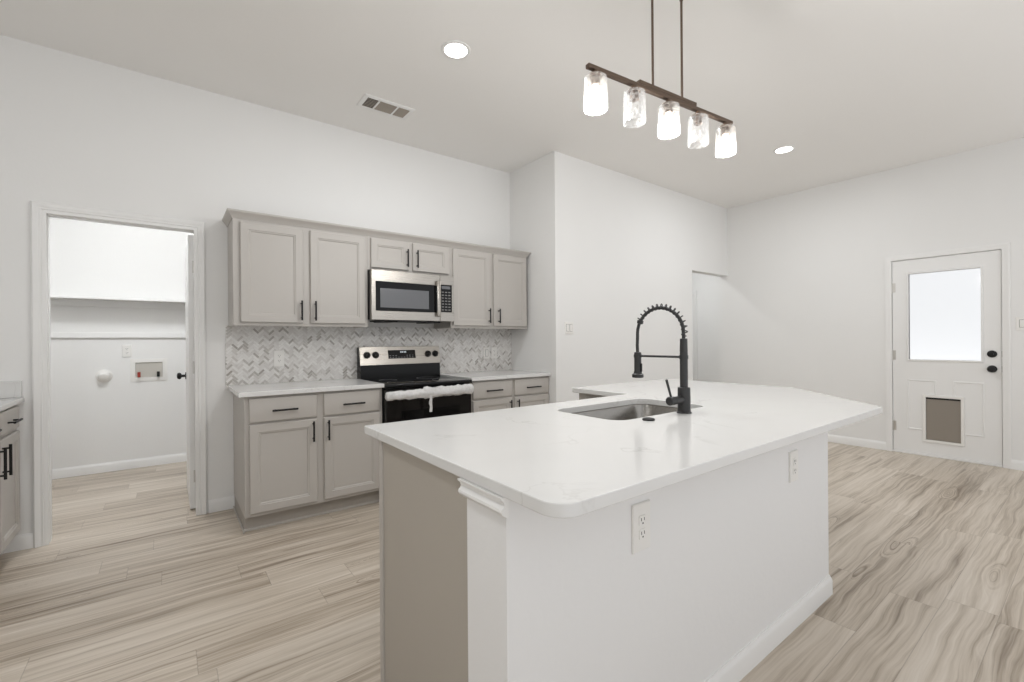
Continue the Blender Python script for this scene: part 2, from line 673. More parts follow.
def casing(bm, p, axis_out, prof):
    """p: three or four (along, z) corners of the opening edge; sweeps prof (outward from opening, thickness)"""
    pts = [Vector(q) for q in p]
    lps = []
    for i, q in enumerate(pts):
        d0 = (pts[i] - pts[i - 1]).normalized() if i else None
        d1 = (pts[i + 1] - pts[i]).normalized() if i < len(pts) - 1 else None
        n0 = Vector((-d0.y, d0.x)) if d0 else None
        n1 = Vector((-d1.y, d1.x)) if d1 else None
        m = ((n0 + n1).normalized() / (n0 + n1).normalized().dot(n0)) if (n0 and n1) else (n0 or n1)
        lps.append([axis_out(q + m * o, t) for o, t in prof])
    return loft(bm, lps)


tr = casing(BM(), [(DX0 + 0.003, 0), (DX0 + 0.003, DZ - 0.003), (DX1 - 0.003, DZ - 0.003), (DX1 - 0.003, 0)],
            lambda q, t: (q.x, YB - t, q.y), CP)
struct('trim_1', tr, 'trim', 'white stepped casing around the laundry doorway', 'door trim')
b = BM()
box(b, DX0 - 0.018, DX0, YB, YB + 0.115, 0, DZ)
box(b, DX1, DX1 + 0.018, YB, YB + 0.115, 0, DZ)
box(b, DX0 - 0.018, DX1 + 0.018, YB, YB + 0.115, DZ, DZ + 0.018)
box(b, DX0, DX0 + 0.004, YB + 0.035, YB + 0.07, 0, DZ)
box(b, DX0, DX1, YB + 0.035, YB + 0.07, DZ - 0.006, DZ)
struct('trim_2', b, 'trim', 'white jamb lining the laundry doorway', 'door jamb')

# open laundry door
d = thing('door_2', 'white laundry door standing open, seen edge-on in its doorway', 'door', (DX1 + 0.002, YB + 0.128, 0), 0, None, 'structure')
obj('door_leaf', box(BM(), -0.035, 0, 0, 0.70, 0.012, DZ - 0.01, 0.002), 'door', d)
for s, nm in ((-1, 'door_knob'), (1, 'door_knob')):
    x = -0.035 if s < 0 else 0.0
    obj(nm, lathe(BM(), (x, 0.63, 0.955), (s, 0, 0), [(0, 0.03), (0.006, 0.03), (0.008, 0.011), (0.03, 0.011), (0.036, 0.024), (0.048, 0.029), (0.06, 0.022), (0.064, 0.008)]), 'black', d, 'black round knob')
for z in (0.25, 1.05, 1.79):
    h = BM()
    cyl(h, (0.003, -0.005, z - 0.045), (0.003, -0.005, z + 0.045), 0.006, None, 10)
    box(h, -0.012, 0.0, -0.0015, -0.0005, z - 0.045, z + 0.045)
    obj('hinge', h, 'hinge', d, 'satin metal hinge')

# laundry shelf and cleat
b = thing('laundry_shelf', 'long white shelf board high on the laundry back wall', 'shelf', (0, YL, 1.64))
obj('board', box(BM(), XL, 1.2, -0.20, 0, 0, 0.02, 0.002), 'trim', b)
obj('cleat', box(BM(), XL, 1.2, -0.018, 0, -0.06, 0), 'trim', b)
tag(obj('wall_rail', box(BM(), XL, 1.2, YL - 0.02, YL, 1.285, 1.335, 0.002), 'trim'), 'long white rail board on the laundry wall below the shelf', 'rail')


# ------------------------------------------------------------------ plates
def plate(name, label, cat, loc, rotz, w, h, kinds, group=None):
    """wall plate facing local -y; kinds: list of 'outlet' / 'switch' across"""
    t = thing(name, label, cat, loc, rotz, group)
    obj('cover_plate', front(BM(), -w / 2, w / 2, -h / 2, h / 2, 0, [(0, 0), (0, 0.004), (0.003, 0.007)]), 'plastic', t)
    for i, k in enumerate(kinds):
        cx = (i - (len(kinds) - 1) / 2) * 0.046
        if k == 'outlet':
            for cz in (0.0195, -0.0195):
                r = BM()
                pr = arcpoly([(cx - 0.0165, cz - 0.0145, 0.006), (cx + 0.0165, cz - 0.0145, 0.006), (cx + 0.0165, cz + 0.0145, 0.006), (cx - 0.0165, cz + 0.0145, 0.006)], 4)
                loft(r, [[(x, -0.0065, z) for x, z in pr], [(x, -0.009, z) for x, z in pr]])
                rc = obj('receptacle', r, 'plastic', t)
                s = BM()
                for sx in (-0.0065, 0.0065):
                    box(s, cx + sx - 0.0011, cx + sx + 0.0011, -0.0095, -0.0088, cz - 0.001, cz + 0.008)
                cyl(s, (cx, -0.0088, cz - 0.008), (cx, -0.0095, cz - 0.008), 0.0026, None, 10)
                obj('slots', s, 'slot', rc, 'dark plug slots')
        else:
            obj('rocker', front(BM(), cx - 0.0165, cx + 0.0165, -0.034, 0.034, -0.0065, [(0, 0), (0, 0.001), (0.002, 0.004)]), 'plastic', t)
            obj('rocker_gap', front(BM(), cx - 0.0185, cx + 0.0185, -0.036, 0.036, -0.0068, [(0, 0), (0, 0.0006)]), 'slot', t)
    return t


plate('outlet', 'white double outlet on the herringbone backsplash left of the range', 'outlet', (0.694, YB - 0.010, 1.105), 0, 0.074, 0.126, ['outlet'])
plate('light_switch', 'white switch plate on the backsplash right of the range, left of an outlet', 'switch', (2.654, YB - 0.010, 1.103), 0, 0.074, 0.118, ['switch'])
plate('outlet', 'white outlet on the backsplash right of the range, beside the switch', 'outlet', (2.75, YB - 0.010, 1.103), 0, 0.070, 0.118, ['outlet'])
plate('light_switch', 'white two-gang switch plate on the bright wall left of the faucet', 'switch', (3.158, YM, 1.352), 0, 0.115, 0.118, ['switch', 'switch'])
plate('light_switch', 'white switch plate on the wall right of the back door', 'switch', (XR, 0.455, 1.352), -PI / 2, 0.125, 0.122, ['switch', 'switch'])
plate('outlet', 'white outlet on the laundry back wall under the rail', 'outlet', (-0.319, YL, 1.157), 0, 0.075, 0.12, ['outlet'])
plate('outlet', 'white outlet on the island front, near end under the counter', 'outlet', (1.083, 0.8195, 0.692), 0, 0.080, 0.138, ['outlet'])
plate('outlet', 'white outlet on the island front, far end near the back door', 'outlet', (2.128, 0.8195, 0.685), 0, 0.080, 0.130, ['outlet'])

# washer supply box and dryer vent collar
t = thing('washer_box', 'white recessed washer supply box with a red and a dark valve', 'washer box', (-0.150, YL, 0.965))
w = BM()
loft(w, [[(-a, y, -c), (a, y, -c), (a, y, c), (-a, y, c)] for a, c, y in
         ((0.145, 0.112, 0), (0.145, 0.112, -0.006), (0.112, 0.080, -0.012), (0.108, 0.076, -0.012), (0.106, 0.074, -0.002))])
obj('box_frame', w, 'plastic', t)
obj('box_recess', front(BM(), -0.106, 0.106, -0.074, 0.074, -0.0005, [(0, 0), (0, 0.0025)]), paint('box_recess_grey', (196, 192, 184), 0.5), t)
for x, m, lb in ((-0.078, 'red', 'red valve handle'), (0.072, 'black', 'dark valve handle')):
    v = BM()
    cyl(v, (x, -0.004, -0.045), (x, -0.03, -0.045), 0.012, None, 14)
    box(v, x - 0.012, x + 0.012, -0.04, -0.03, -0.07, -0.018, 0.003)
    obj('valve', v, m, t, lb)
t = thing('dryer_vent', 'small round white vent collar on the laundry wall', 'vent', (-0.488, YL, 0.921))
obj('collar', lathe(BM(), (0, 0, 0), (0, -1, 0), [(0, 0.062), (0.006, 0.062), (0.01, 0.052), (0.02, 0.05)]), 'plastic', t)
obj('hood', lathe(BM(), (0, -0.018, 0.004), (0, -1, -0.35), [(0, 0.045), (0.02, 0.044), (0.045, 0.034), (0.05, 0.02)]), 'plastic', t)


# ------------------------------------------------------------------ cabinets
DOOR = [(0, 0), (0, 0.015), (0.004, 0.020), (0.050, 0.020), (0.053, 0.0165), (0.060, 0.0155), (0.064, 0.010), (0.068, 0.010)]
DRAWER = [(0, 0), (0, 0.013), (0.004, 0.018), (0.010, 0.020)]


def pull(parent, cx, cz, yf, ln, vertical):
    m = BM()
    h = ln / 2
    e = (lambda s, y: (cx, y, cz + s)) if vertical else (lambda s, y: (cx + s, y, cz))
    cyl(m, e(-h, yf - 0.03), e(h, yf - 0.03), 0.0065, None, 12)
    for s in (-h + 0.02, h - 0.02):
        cyl(m, e(s, yf), e(s, yf - 0.03), 0.005, None, 10)
    obj('handle', m, 'black', parent, 'black bar pull')


def cab_door(t, x0, x1, z0, z1, yf, hx, hz, ln=0.14):
    dr = obj('cabinet_door', front(BM(), x0, x1, z0, z1, yf, DOOR), 'cabinet', t)
    pull(dr, hx, hz, yf - 0.02, ln, True)


def cab_drawer(t, x0, x1, z0, z1, yf, ln=0.155):
    dr = obj('drawer', front(BM(), x0, x1, z0, z1, yf, DRAWER), 'cabinet', t)
    pull(dr, (x0 + x1) / 2, (z0 + z1) / 2 - 0.005, yf - 0.02, ln, False)


def base_cabinet(label, loc, rotz, w, fronts, depth=0.607):
    """front frame at local y=0, faces -y, body runs to +y"""
    t = thing('base_cabinet', label, 'cabinet', loc, rotz)
    obj('carcass', box(BM(), 0, w, 0, depth, 0.105, 0.882, 0.0015), 'cabinet', t)
    k = BM()
    box(k, 0.003, w - 0.003, 0.06, depth, 0, 0.105)
    obj('toe_kick', k, 'toe', t)
    for f in fronts:
        f(t)
    return t


YF = 3.338     # face frame plane of the base cabinets
bc = base_cabinet('grey base cabinet left of the range with two drawers over two doors', (0.385, YF, 0), 0, 0.908, [
    lambda t: cab_drawer(t, 0.026, 0.438, 0.712, 0.868, 0),
    lambda t: cab_drawer(t, 0.482, 0.886, 0.712, 0.868, 0),
    lambda t: cab_door(t, 0.026, 0.436, 0.128, 0.700, 0, 0.408, 0.618),
    lambda t: cab_door(t, 0.482, 0.886, 0.128, 0.700, 0, 0.508, 0.615)])
sm = BM()
box(sm, -0.006, 0.0, 0.02, 0.607, 0.0, 0.02, 0.002)
box(sm, -0.004, 0.908, 0.054, 0.06, 0.0, 0.018, 0.002)
obj('shoe_molding', sm, 'cabinet', bc)
base_cabinet('grey base cabinet right of the range, in the corner behind the island', (2.073, YF, 0), 0, XA - 2.075, [
    lambda t: cab_drawer(t, 0.024, 0.446, 0.722, 0.868, 0, 0.17),
    lambda t: cab_drawer(t, 0.478, 0.900, 0.722, 0.868, 0, 0.17),
    lambda t: cab_door(t, 0.024, 0.446, 0.128, 0.708, 0, 0.418, 0.618),
    lambda t: cab_door(t, 0.478, 0.900, 0.128, 0.708, 0, 0.506, 0.618)])
# cabinet at the picture's left edge faces +x: local x runs along +y
lc = base_cabinet('grey base cabinet at the left edge beside the laundry doorway', (-0.722, 2.86, 0), PI / 2, YB - 2.86 - 0.001, [
    lambda t: cab_drawer(t, 0.655, 1.045, 0.742, 0.868, 0, 0.15),
    lambda t: cab_drawer(t, 0.235, 0.625, 0.742, 0.868, 0, 0.15),
    lambda t: cab_door(t, 0.655, 1.045, 0.128, 0.722, 0, 0.690, 0.615, 0.165),
    lambda t: cab_door(t, 0.235, 0.625, 0.128, 0.722, 0, 0.590, 0.615, 0.165)], 0.64)

ct = slab_mesh([(0.352, YF - 0.038), (1.296, YF - 0.038), (1.296, YB - 0.0105), (0.352, YB - 0.0105)], None, 0.884, 0.914, 0.003)
tag(obj('countertop', ct, 'quartz', None, None, 20), 'white quartz countertop left of the range', 'countertop')
ct = slab_mesh([(2.068, YF - 0.038), (XA - 0.001, YF - 0.038), (XA - 0.001, YB - 0.0105), (2.068, YB - 0.0105)], None, 0.884, 0.914, 0.003)
tag(obj('countertop', ct, 'quartz', None, None, 20), 'white quartz countertop right of the range', 'countertop')
t = thing('countertop', 'white quartz countertop with low backsplash at the left edge', 'countertop', (0, 0, 0))
obj('slab', slab_mesh([(XL + 0.002, 2.84), (-0.688, 2.84), (-0.688, YB - 0.001), (XL + 0.002, YB - 0.001)], None, 0.884, 0.914, 0.003), 'quartz', t)
obj('backsplash_lip', box(BM(), XL + 0.002, -0.698, YB - 0.022, YB - 0.001, 0.914, 1.012, 0.002), 'quartz', t)

bs = BM()
box(bs, 0.338, XA, YB - 0.010, YB, 0.884, 1.36)
struct('backsplash', bs, 'tile', 'grey and white herringbone marble backsplash between counter and wall cabinets', 'backsplash')

YU = 3.622
UB, UT = 1.349, 2.092


def wall_cabinet(label, x0, x1, z0, z1, doors):
    t = thing('wall_cabinet', label, 'cabinet', (0, YU, 0))
    c = BM()
    box(c, x0, x1, 0, YB - YU - 0.001, z0 + 0.012, z1, 0.001)
    box(c, x0, x1, 0, 0.02, z0, z0 + 0.012)
    box(c, x0, x0 + 0.016, 0.02, YB - YU - 0.012, z0, z0 + 0.012)
    box(c, x1 - 0.016, x1, 0.02, YB - YU - 0.012, z0, z0 + 0.012)
    obj('carcass', c, 'cabinet', t)
    for a in doors:
        cab_door(t, *a)


wall_cabinet('grey two-door wall cabinet left of the microwave', 0.358, 1.290, UB, UT,
             [(0.400, 0.802, 1.372, 2.066, 0, 0.786, 1.463, 0.145), (0.852, 1.266, 1.372, 2.066, 0, 0.882, 1.463, 0.145)])
wall_cabinet('short grey two-door wall cabinet above the microwave', 1.2905, 2.0515, 1.815, UT,
             [(1.313, 1.642, 1.834, 2.072, 0, 1.622, 1.934, 0.15), (1.678, 2.030, 1.834, 2.072, 0, 1.712, 1.934, 0.15)])
wall_cabinet('grey two-door wall cabinet right of the microwave', 2.052, 2.945, UB, UT,
             [(2.072, 2.484, 1.372, 2.072, 0, 2.460, 1.470, 0.14), (2.520, 2.930, 1.372, 2.072, 0, 2.574, 1.470, 0.14)])
CM = [(0, 0), (0.005, 0), (0.008, 0.010), (0.016, 0.020), (0.026, 0.034), (0.032, 0.040), (0.034, 0.046), (0.034, 0.052), (0, 0.052)]
cm = extrude_prof(BM(), [(o, UT - 0.006 + z) for o, z in CM], [(0.358, YB - 0.001), (0.358, YU), (2.945, YU), (2.945, YB - 0.001)])
tag(obj('crown_molding', cm, 'cabinet'), 'grey crown molding along the top of the wall cabinets', 'molding')


# ------------------------------------------------------------------ microwave
t = thing('microwave', 'stainless over-the-range microwave under the short wall cabinet', 'microwave', (0, 3.55, 1.405))
H = 0.406
obj('body', box(BM(), 1.2935, 2.0485, 0.03, 0.393, 0.004, H, 0.003), 'enamel', t)
fp = BM()
box(fp, 1.2935, 1.906, 0, 0.03, 0.312, H, 0.003)
box(fp, 1.2935, 1.906, 0, 0.03, 0.0, 0.076, 0.003)
box(fp, 1.2935, 1.330, 0, 0.03, 0.07, 0.32, 0.002)
dr = obj('microwave_door', fp, 'steel', t)
obj('door_glass', box(BM(), 1.328, 1.866, 0.004, 0.03, 0.074, 0.314), 'gloss', dr, 'black glass door')
obj('screen', box(BM(), 1.368, 1.800, 0.002, 0.006, 0.102, 0.258), 'mwscreen', dr, 'grey perforated viewing screen')
hd = BM()
box(hd, 1.866, 1.902, -0.03, -0.014, 0.04, 0.352, 0.006, 2)
box(hd, 1.872, 1.896, -0.016, 0.004, 0.045, 0.07)
box(hd, 1.872, 1.896, -0.016, 0.004, 0.318, 0.345)
obj('handle', hd, 'steel', dr)
pb = BM()
box(pb, 1.908, 2.0485, 0, 0.03, 0.0, 0.082, 0.003)
box(pb, 1.908, 2.0485, 0, 0.03, 0.322, H, 0.003)
box(pb, 2.026, 2.0485, 0, 0.03, 0.07, 0.33, 0.002)
cp = obj('control_panel', pb, 'steel', t)
obj('keypad', box(BM(), 1.906, 2.028, 0.003, 0.03, 0.080, 0.324), 'gloss', cp, 'black keypad')
kb = BM()
for r in range(7):
    for c in range(3):
        x, z = 1.924 + c * 0.033, 0.096 + r * 0.026
        box(kb, x, x + 0.022, 0.0015, 0.004, z, z + 0.010)
obj('buttons', kb, paint('button_grey', (122, 120, 118), 0.4), cp)
obj('clock', box(BM(), 1.925, 2.01, 0.0015, 0.004, 0.286, 0.312), 'mwscreen', cp)
vg = BM()
box(vg, 1.40, 1.95, 0.05, 0.33, -0.004, 0.005)
for x in (1.42, 1.82):
    box(vg, x, x + 0.12, 0.06, 0.30, -0.012, -0.003, 0.003)
obj('underside_vent', vg, 'black', t)


# ------------------------------------------------------------------ range
t = thing('range', 'stainless and black glass-top electric range between the base cabinets', 'stove', (0, 3.28, 0))
RX0, RX1 = 1.300, 2.063
D = YB - 0.012 - 3.28
obj('body', box(BM(), RX0, RX1, 0.045, D, 0.03, 0.885, 0.003), 'enamel', t)
obj('cooktop', box(BM(), RX0 - 0.001, RX1 + 0.001, 0.0, D - 0.06, 0.872, 0.902, 0.005, 2), 'gloss', t)
m_burner = paint('burner_print', (90, 90, 92), 0.3)
for x, y, r in ((1.49, 0.17, 0.105), (1.87, 0.17, 0.085), (1.49, 0.43, 0.075), (1.87, 0.43, 0.105)):
    obj('burner_ring', lathe(BM(), (x, y, 0.9018), (0, 0, 1), [(0, r), (0.0006, r), (0.0006, r - 0.003), (0, r - 0.003)], 40, False, False), m_burner, t)
# backguard
bg = BM()
loft(bg, [[(x, 0.565, 0.90), (x, 0.665, 0.90), (x, 0.665, 1.178), (x, 0.600, 1.178), (x, 0.565, 1.035)] for x in (RX0 + 0.004, RX1 - 0.004)])
bk = obj('backguard', bg, 'enamel', t)
cpn = BM()
loft(cpn, [[(x, 0.557, 1.028), (x, 0.572, 1.024), (x, 0.606, 1.174), (x, 0.640, 1.178), (x, 0.640, 1.186), (x, 0.592, 1.184)] for x in (RX0 + 0.001, RX1 - 0.001)])
obj('control_panel', cpn, 'steel', bk)


def onpanel(z, out=0.0):
    f = (z - 1.028) / (1.184 - 1.028)
    return Vector((0, 0.557 + 0.035 * f, z)) + Vector((0, -0.9757, 0.219)) * out


ds = BM()
loft(ds, [[(x, *onpanel(z, o)[1:]) for x, z in ((1.552, 1.078), (1.812, 1.078), (1.812, 1.152), (1.552, 1.152))] for o in (0.0, 0.002)])
dsp = obj('display', ds, 'gloss', bk)
dg = BM()
for i, x in enumerate((1.668, 1.682, 1.700, 1.714)):
    loft(dg, [[(a, *onpanel(z, o)[1:]) for a, z in ((x, 1.128), (x + 0.008, 1.128), (x + 0.008, 1.142), (x, 1.142))] for o in (0.001, 0.003)])
obj('digits', dg, 'digits', dsp)
kl = BM()
for r in range(2):
    for c in range(9):
        x, z = 1.565 + c * 0.0265, 1.086 + r * 0.016
        if r == 1 and 3 <= c <= 5:
            continue
        loft(kl, [[(a, *onpanel(q, o)[1:]) for a, q in ((x, z), (x + 0.012, z), (x + 0.012, z + 0.005), (x, z + 0.005))] for o in (0.001, 0.0026)])
obj('key_prints', kl, paint('key_print_grey', (150, 150, 150), 0.5), dsp)
for x in (1.362, 1.438, 1.938, 2.014):
    kn = BM()
    p = onpanel(1.113)
    lathe(kn, (x, p.y, p.z), (0, -0.9757, 0.219), [(0, 0.030), (0.006, 0.030), (0.008, 0.024), (0.028, 0.021), (0.031, 0.017)])
    k = obj('knob', kn, 'black', bk)
    gr = BM()
    q = onpanel(1.113, 0.033)
    box(gr, x - 0.005, x + 0.005, q.y - 0.006, q.y + 0.008, q.z - 0.019, q.z + 0.019, 0.002)
    obj('grip', gr, 'black', k)
# oven door
od = BM()
box(od, RX0 + 0.003, RX1 - 0.003, 0.008, 0.045, 0.215, 0.866, 0.004)
dr = obj('oven_door', od, 'ovenglass', t)
obj('window', box(BM(), 1.42, 1.943, 0.004, 0.012, 0.34, 0.70, 0.002), 'gloss', dr)
hb = BM()
tube(hb, [(1.325, -0.045, 0.830), (1.50, -0.052, 0.830), (1.70, -0.053, 0.830), (1.90, -0.052, 0.830), (2.038, -0.045, 0.830)], 0.012, 14)
for x in (1.335, 2.028):
    box(hb, x - 0.014, x + 0.014, -0.05, 0.01, 0.818, 0.842, 0.003)
obj('handle', hb, 'steel', dr)


def film_sleeve(x0, x1, rz, ry, seed, drop):
    bm = BM()
    N, K = 46, 18
    lps = []
    for i in range(N + 1):
        x = x0 + (x1 - x0) * i / N
        lp = []
        for k in range(K):
            a = 2 * PI * k / K
            w = 1 + 0.26 * noise.noise(Vector((x * 17 + seed, math.cos(a) * 1.6, math.sin(a) * 1.6))) + 0.10 * noise.noise(Vector((x * 60 + seed, math.cos(a) * 3, math.sin(a) * 3)))
            e = 1.0 if 0 < i < N else 0.75
            lp.append((x, -0.05 + math.cos(a) * ry * w * e, 0.830 - drop + math.sin(a) * rz * w * e))
        lps.append(lp)
    return loft(bm, lps)


pw = obj('plastic_wrap', film_sleeve(1.280, 1.610, 0.034, 0.024, 3.1, 0.006), 'film', dr, 'crumpled clear plastic film around the handle')
obj('plastic_wrap', film_sleeve(1.580, 2.035, 0.042, 0.027, 9.7, 0.002), 'film', dr, 'thicker crumpled clear plastic film around the handle')
st = BM()
lps = []
for i in range(9):
    z = 0.81 - i * 0.0165
    wv = 0.004 * math.sin(i * 1.3)
    lps.append([(1.624 + wv, -0.072 + 0.003 * math.sin(i * 2.1), z), (1.646 + wv * 0.4, -0.076, z), (1.646 + wv * 0.4, -0.0745, z), (1.624 + wv, -0.0705 + 0.003 * math.sin(i * 2.1), z)])
loft(st, lps)
obj('tape_tail', st, 'film', dr, 'strip of film hanging from the handle')
obj('storage_drawer', box(BM(), RX0 + 0.003, RX1 - 0.003, 0.008, 0.045, 0.05, 0.206, 0.004), 'steel', t)
for x in (RX0 + 0.05, RX1 - 0.05):
    for y in (0.09, 0.6):
        obj('foot', cyl(BM(), (x, y, 0), (x, y, 0.032), 0.018, None, 12), 'black', t)


# ------------------------------------------------------------------ island
t = thing('kitchen_island', 'L-shaped island with white front wall and grey end panel', 'island', (0, 0, 0))
KX, KY, TH = 0.603, 0.82, 0.168
ang = TH * math.tan(math.radians(22.5))
kw = [(KX, KY), (2.53, KY), (3.03, KY + 0.50), (3.03, 2.12), (3.03 - TH, 2.12), (3.03 - TH, KY + 0.5 + ang), (2.53 - ang, KY + TH), (KX, KY + TH)]
obj('knee_wall', prism(BM(), kw, 0, 0.883), 'knee', t, 'white textured front wall')
obj('base_molding', extrude_prof(BM(), BP, [(KX, KY), (2.53, KY), (3.03, KY + 0.5), (3.03, 2.12)]), 'trim', t)
mp = BM()
MPR = [(0, 0.834), (0.005, 0.834), (0.008, 0.838), (0.017, 0.843), (0.020, 0.849), (0.019, 0.855), (0.014, 0.859), (0.012, 0.864), (0.014, 0.872), (0.021, 0.878), (0.022, 0.883), (0, 0.883)]
extrude_prof(mp, MPR, [(KX, KY + TH + 0.010), (KX, KY - 0.010)])
obj('cap_molding', mp, 'trim', t, 'white molding under the counter at the wall end')
cb = BM()
PX = 0.612
box(cb, PX, PX + 0.018, KY + TH, 1.575, 0.0, 0.883)
obj('end_panel', cb, 'panel', t, 'flat taupe end panel')
cs = BM()
box(cs, PX - 0.006, PX + 0.04, 1.572, 1.602, 0.0, 0.883, 0.002)
box(cs, PX + 0.04, 2.20, 1.582, 1.602, 0.105, 0.883)
box(cs, PX + 0.018, 2.20, 1.54, 1.56, 0, 0.105)
box(cs, 2.18, 2.20, 1.62, 2.115, 0.105, 0.883)
box(cs, 2.18, 3.03 - TH, 2.115, 2.135, 0, 0.883)
box(cs, PX + 0.018, 2.86, KY + TH, 1.58, 0.105, 0.123)
obj('cabinet_frame', cs, 'cabinet', t)
for x0, x1 in ((0.68, 1.16), (1.20, 1.68), (1.70, 2.17)):
    bmf = front(BM(), -x1, -x0, 0.128, 0.86, 0, DOOR)
    bmesh.ops.rotate(bmf, verts=bmf.verts, cent=(0, 0, 0), matrix=Matrix.Rotation(PI, 3, 'Z'))
    bmesh.ops.translate(bmf, verts=bmf.verts, vec=(0, 1.602, 0))
    obj('cabinet_door', bmf, 'cabinet', t)
bmf = front(BM(), -2.07, -1.68, 0.70, 0.86, 0, DRAWER)
bmesh.ops.rotate(bmf, verts=bmf.verts, cent=(0, 0, 0), matrix=Matrix.Rotation(-PI / 2, 3, 'Z'))
bmesh.ops.translate(bmf, verts=bmf.verts, vec=(2.18, 0, 0))
obj('drawer', bmf, 'cabinet', t)

SX0, SX1, SY0, SY1 = 1.388, 2.045, 1.150, 1.535
hole = arcpoly([(SX0, SY0, 0.07), (SX1, SY0, 0.07), (SX1, SY1, 0.07), (SX0, SY1, 0.07)], 8)
top = arcpoly([(0.587, 0.628, 0.055), (2.608, 0.628, 0.006), (3.215, 1.235, 0.02), (3.215, 2.159, 0.02), (2.139, 2.159, 0.006), (2.139, 1.70, 0.0), (0.587, 1.70, 0.008)], 8)
ct = slab_mesh(top, hole, 0.884, 0.914, 0.003)
tag(obj('countertop', ct, 'quartz', None, None, 20), 'large white quartz island countertop with a sink cut-out', 'countertop')

t = thing('sink', 'stainless undermount sink set in the island countertop', 'sink', (0, 0, 0))


def rr(inset, z, r):
    return [(x, y, z) for x, y in arcpoly([(SX0 + inset, SY0 + inset, r), (SX1 - inset, SY0 + inset, r), (SX1 - inset, SY1 - inset, r), (SX0 + inset, SY1 - inset, r)], 8)]


sk = BM()
loft(sk, [rr(-0.025, 0.8835, 0.09), rr(-0.004, 0.8835, 0.075), rr(0.0, 0.878, 0.07), rr(0.006, 0.72, 0.066), rr(0.016, 0.700, 0.06), rr(0.04, 0.692, 0.05), rr(0.15, 0.688, 0.03)], False, True)
bmesh.ops.solidify(sk, geom=sk.faces[:], thickness=0.0012)
obj('basin', sk, 'sinksteel', t)
obj('drain', lathe(BM(), (1.72, 1.34, 0.688), (0, 0, 1), [(0, 0.055), (0.003, 0.055), (0.004, 0.045), (0.001, 0.03)]), 'sinksteel', t)

# ------------------------------------------------------------------ faucet
FX, FY, FZ = 1.768, 1.106, 0.914
t = thing('faucet', 'matte black spring-neck faucet standing beside the island sink', 'faucet', (FX, FY, FZ))
obj('base', lathe(BM(), (0, 0, 0), (0, 0, 1), [(0, 0.031), (0.004, 0.031), (0.007, 0.027), (0.108, 0.026), (0.110, 0.024)]), 'faucet', t)
obj('column', lathe(BM(), (0, 0, 0.109), (0, 0, 1), [(0, 0.0165), (0.150, 0.0165), (0.152, 0.0155), (0.155, 0.0165), (0.210, 0.0155), (0.211, 0.012)]), 'faucet', t)
lv = BM()
lathe(lv, (-0.02, 0, 0.058), (-1, 0.05, 0), [(0, 0.0165), (0.05, 0.0165), (0.051, 0.015), (0.054, 0.015), (0.055, 0.0185), (0.082, 0.0185), (0.085, 0.015)])
obj('valve_body', lv, 'faucet', t)
lv = BM()
cyl(lv, (-0.088, 0.004, 0.07), (-0.117, 0.006, 0.145), 0.0045, 0.0055, 12)
lathe(lv, (-0.1165, 0.006, 0.1435), (-0.36, 0.02, 0.93), [(0, 0.0055), (0.003, 0.006), (0.006, 0.003)])
obj('lever', lv, 'faucet', t)
HX, HY = 0.0, 0.240
arc = [(0, 0, 0.30), (0, 0, 0.33)]
R0, CZ = HY / 2, 0.345
for i in range(1, 19):
    a = PI - PI * i / 18
    arc.append((0, HY / 2 + R0 * math.cos(a), CZ + R0 * math.sin(a) * 0.95))
arc += [(0, HY, 0.33), (0, HY + 0.002, 0.29), (0, HY, 0.25)]
obj('hose', tube(BM(), arc, 0.0075, 12), 'faucet', t)
# spring round the arched part of the hose
pts = [Vector(p) for p in arc[1:-6]]
cum = [0]
for a, b2 in zip(pts, pts[1:]):
    cum.append(cum[-1] + (b2 - a).length)
turns = 15
hel = []
NH = turns * 14
for i in range(NH + 1):
    s = cum[-1] * i / NH
    k = max(j for j in range(len(cum) - 1) if cum[j] <= s + 1e-9)
    f = (s - cum[k]) / (cum[k + 1] - cum[k])
    p = pts[k].lerp(pts[k + 1], f)
    dd = (pts[k + 1] - pts[k]).normalized()
    u = Vector((1, 0, 0))
    v = dd.cross(u).normalized()
    a = 2 * PI * turns * i / NH
    hel.append(p + (u * math.cos(a) + v * math.sin(a)) * 0.0125 + (p - Vector((0, HY / 2, 0.33))).normalized() * 0.0055)
obj('spring_coil', tube(BM(), hel, 0.0026, 7), 'faucet', t)
e = pts[-1]
obj('collar', lathe(BM(), e + Vector((0, -0.002, 0.006)), (0, 0.25, -1), [(0, 0.012), (0.003, 0.0145), (0.016, 0.0145), (0.019, 0.009)]), 'faucet', t)
hd = BM()
lathe(hd, (HX, HY, 0.258), (0, 0, -1), [(0, 0.013), (0.003, 0.0165), (0.085, 0.0165), (0.100, 0.0195), (0.106, 0.0265), (0.119, 0.0265), (0.121, 0.023)])
sp = obj('spray_head', hd, 'faucet', t)
obj('spray_button', box(BM(), HX - 0.005, HX + 0.005, HY - 0.024, HY - 0.014, 0.165, 0.205, 0.003), 'black', sp)
br = BM()
cyl(br, (0, 0.01, 0.240), (0, HY - 0.012, 0.240), 0.0052, None, 12)
lathe(br, (0, HY, 0.233), (0, 0, 1), [(0, 0.0185), (0.014, 0.0185)], 24)
lathe(br, (0, 0, 0.232), (0, 0, 1), [(0, 0.0185), (0.016, 0.0185)], 24)
obj('bracket_arm', br, 'faucet', t)
tag(obj('hole_cover', lathe(BM(), (1.502, 1.094, 0.914), (0, 0, 1), [(0, 0.024), (0.005, 0.024), (0.008, 0.020), (0.009, 0.008)]), 'black'),
    'small round black button on the island countertop near the faucet', 'button')


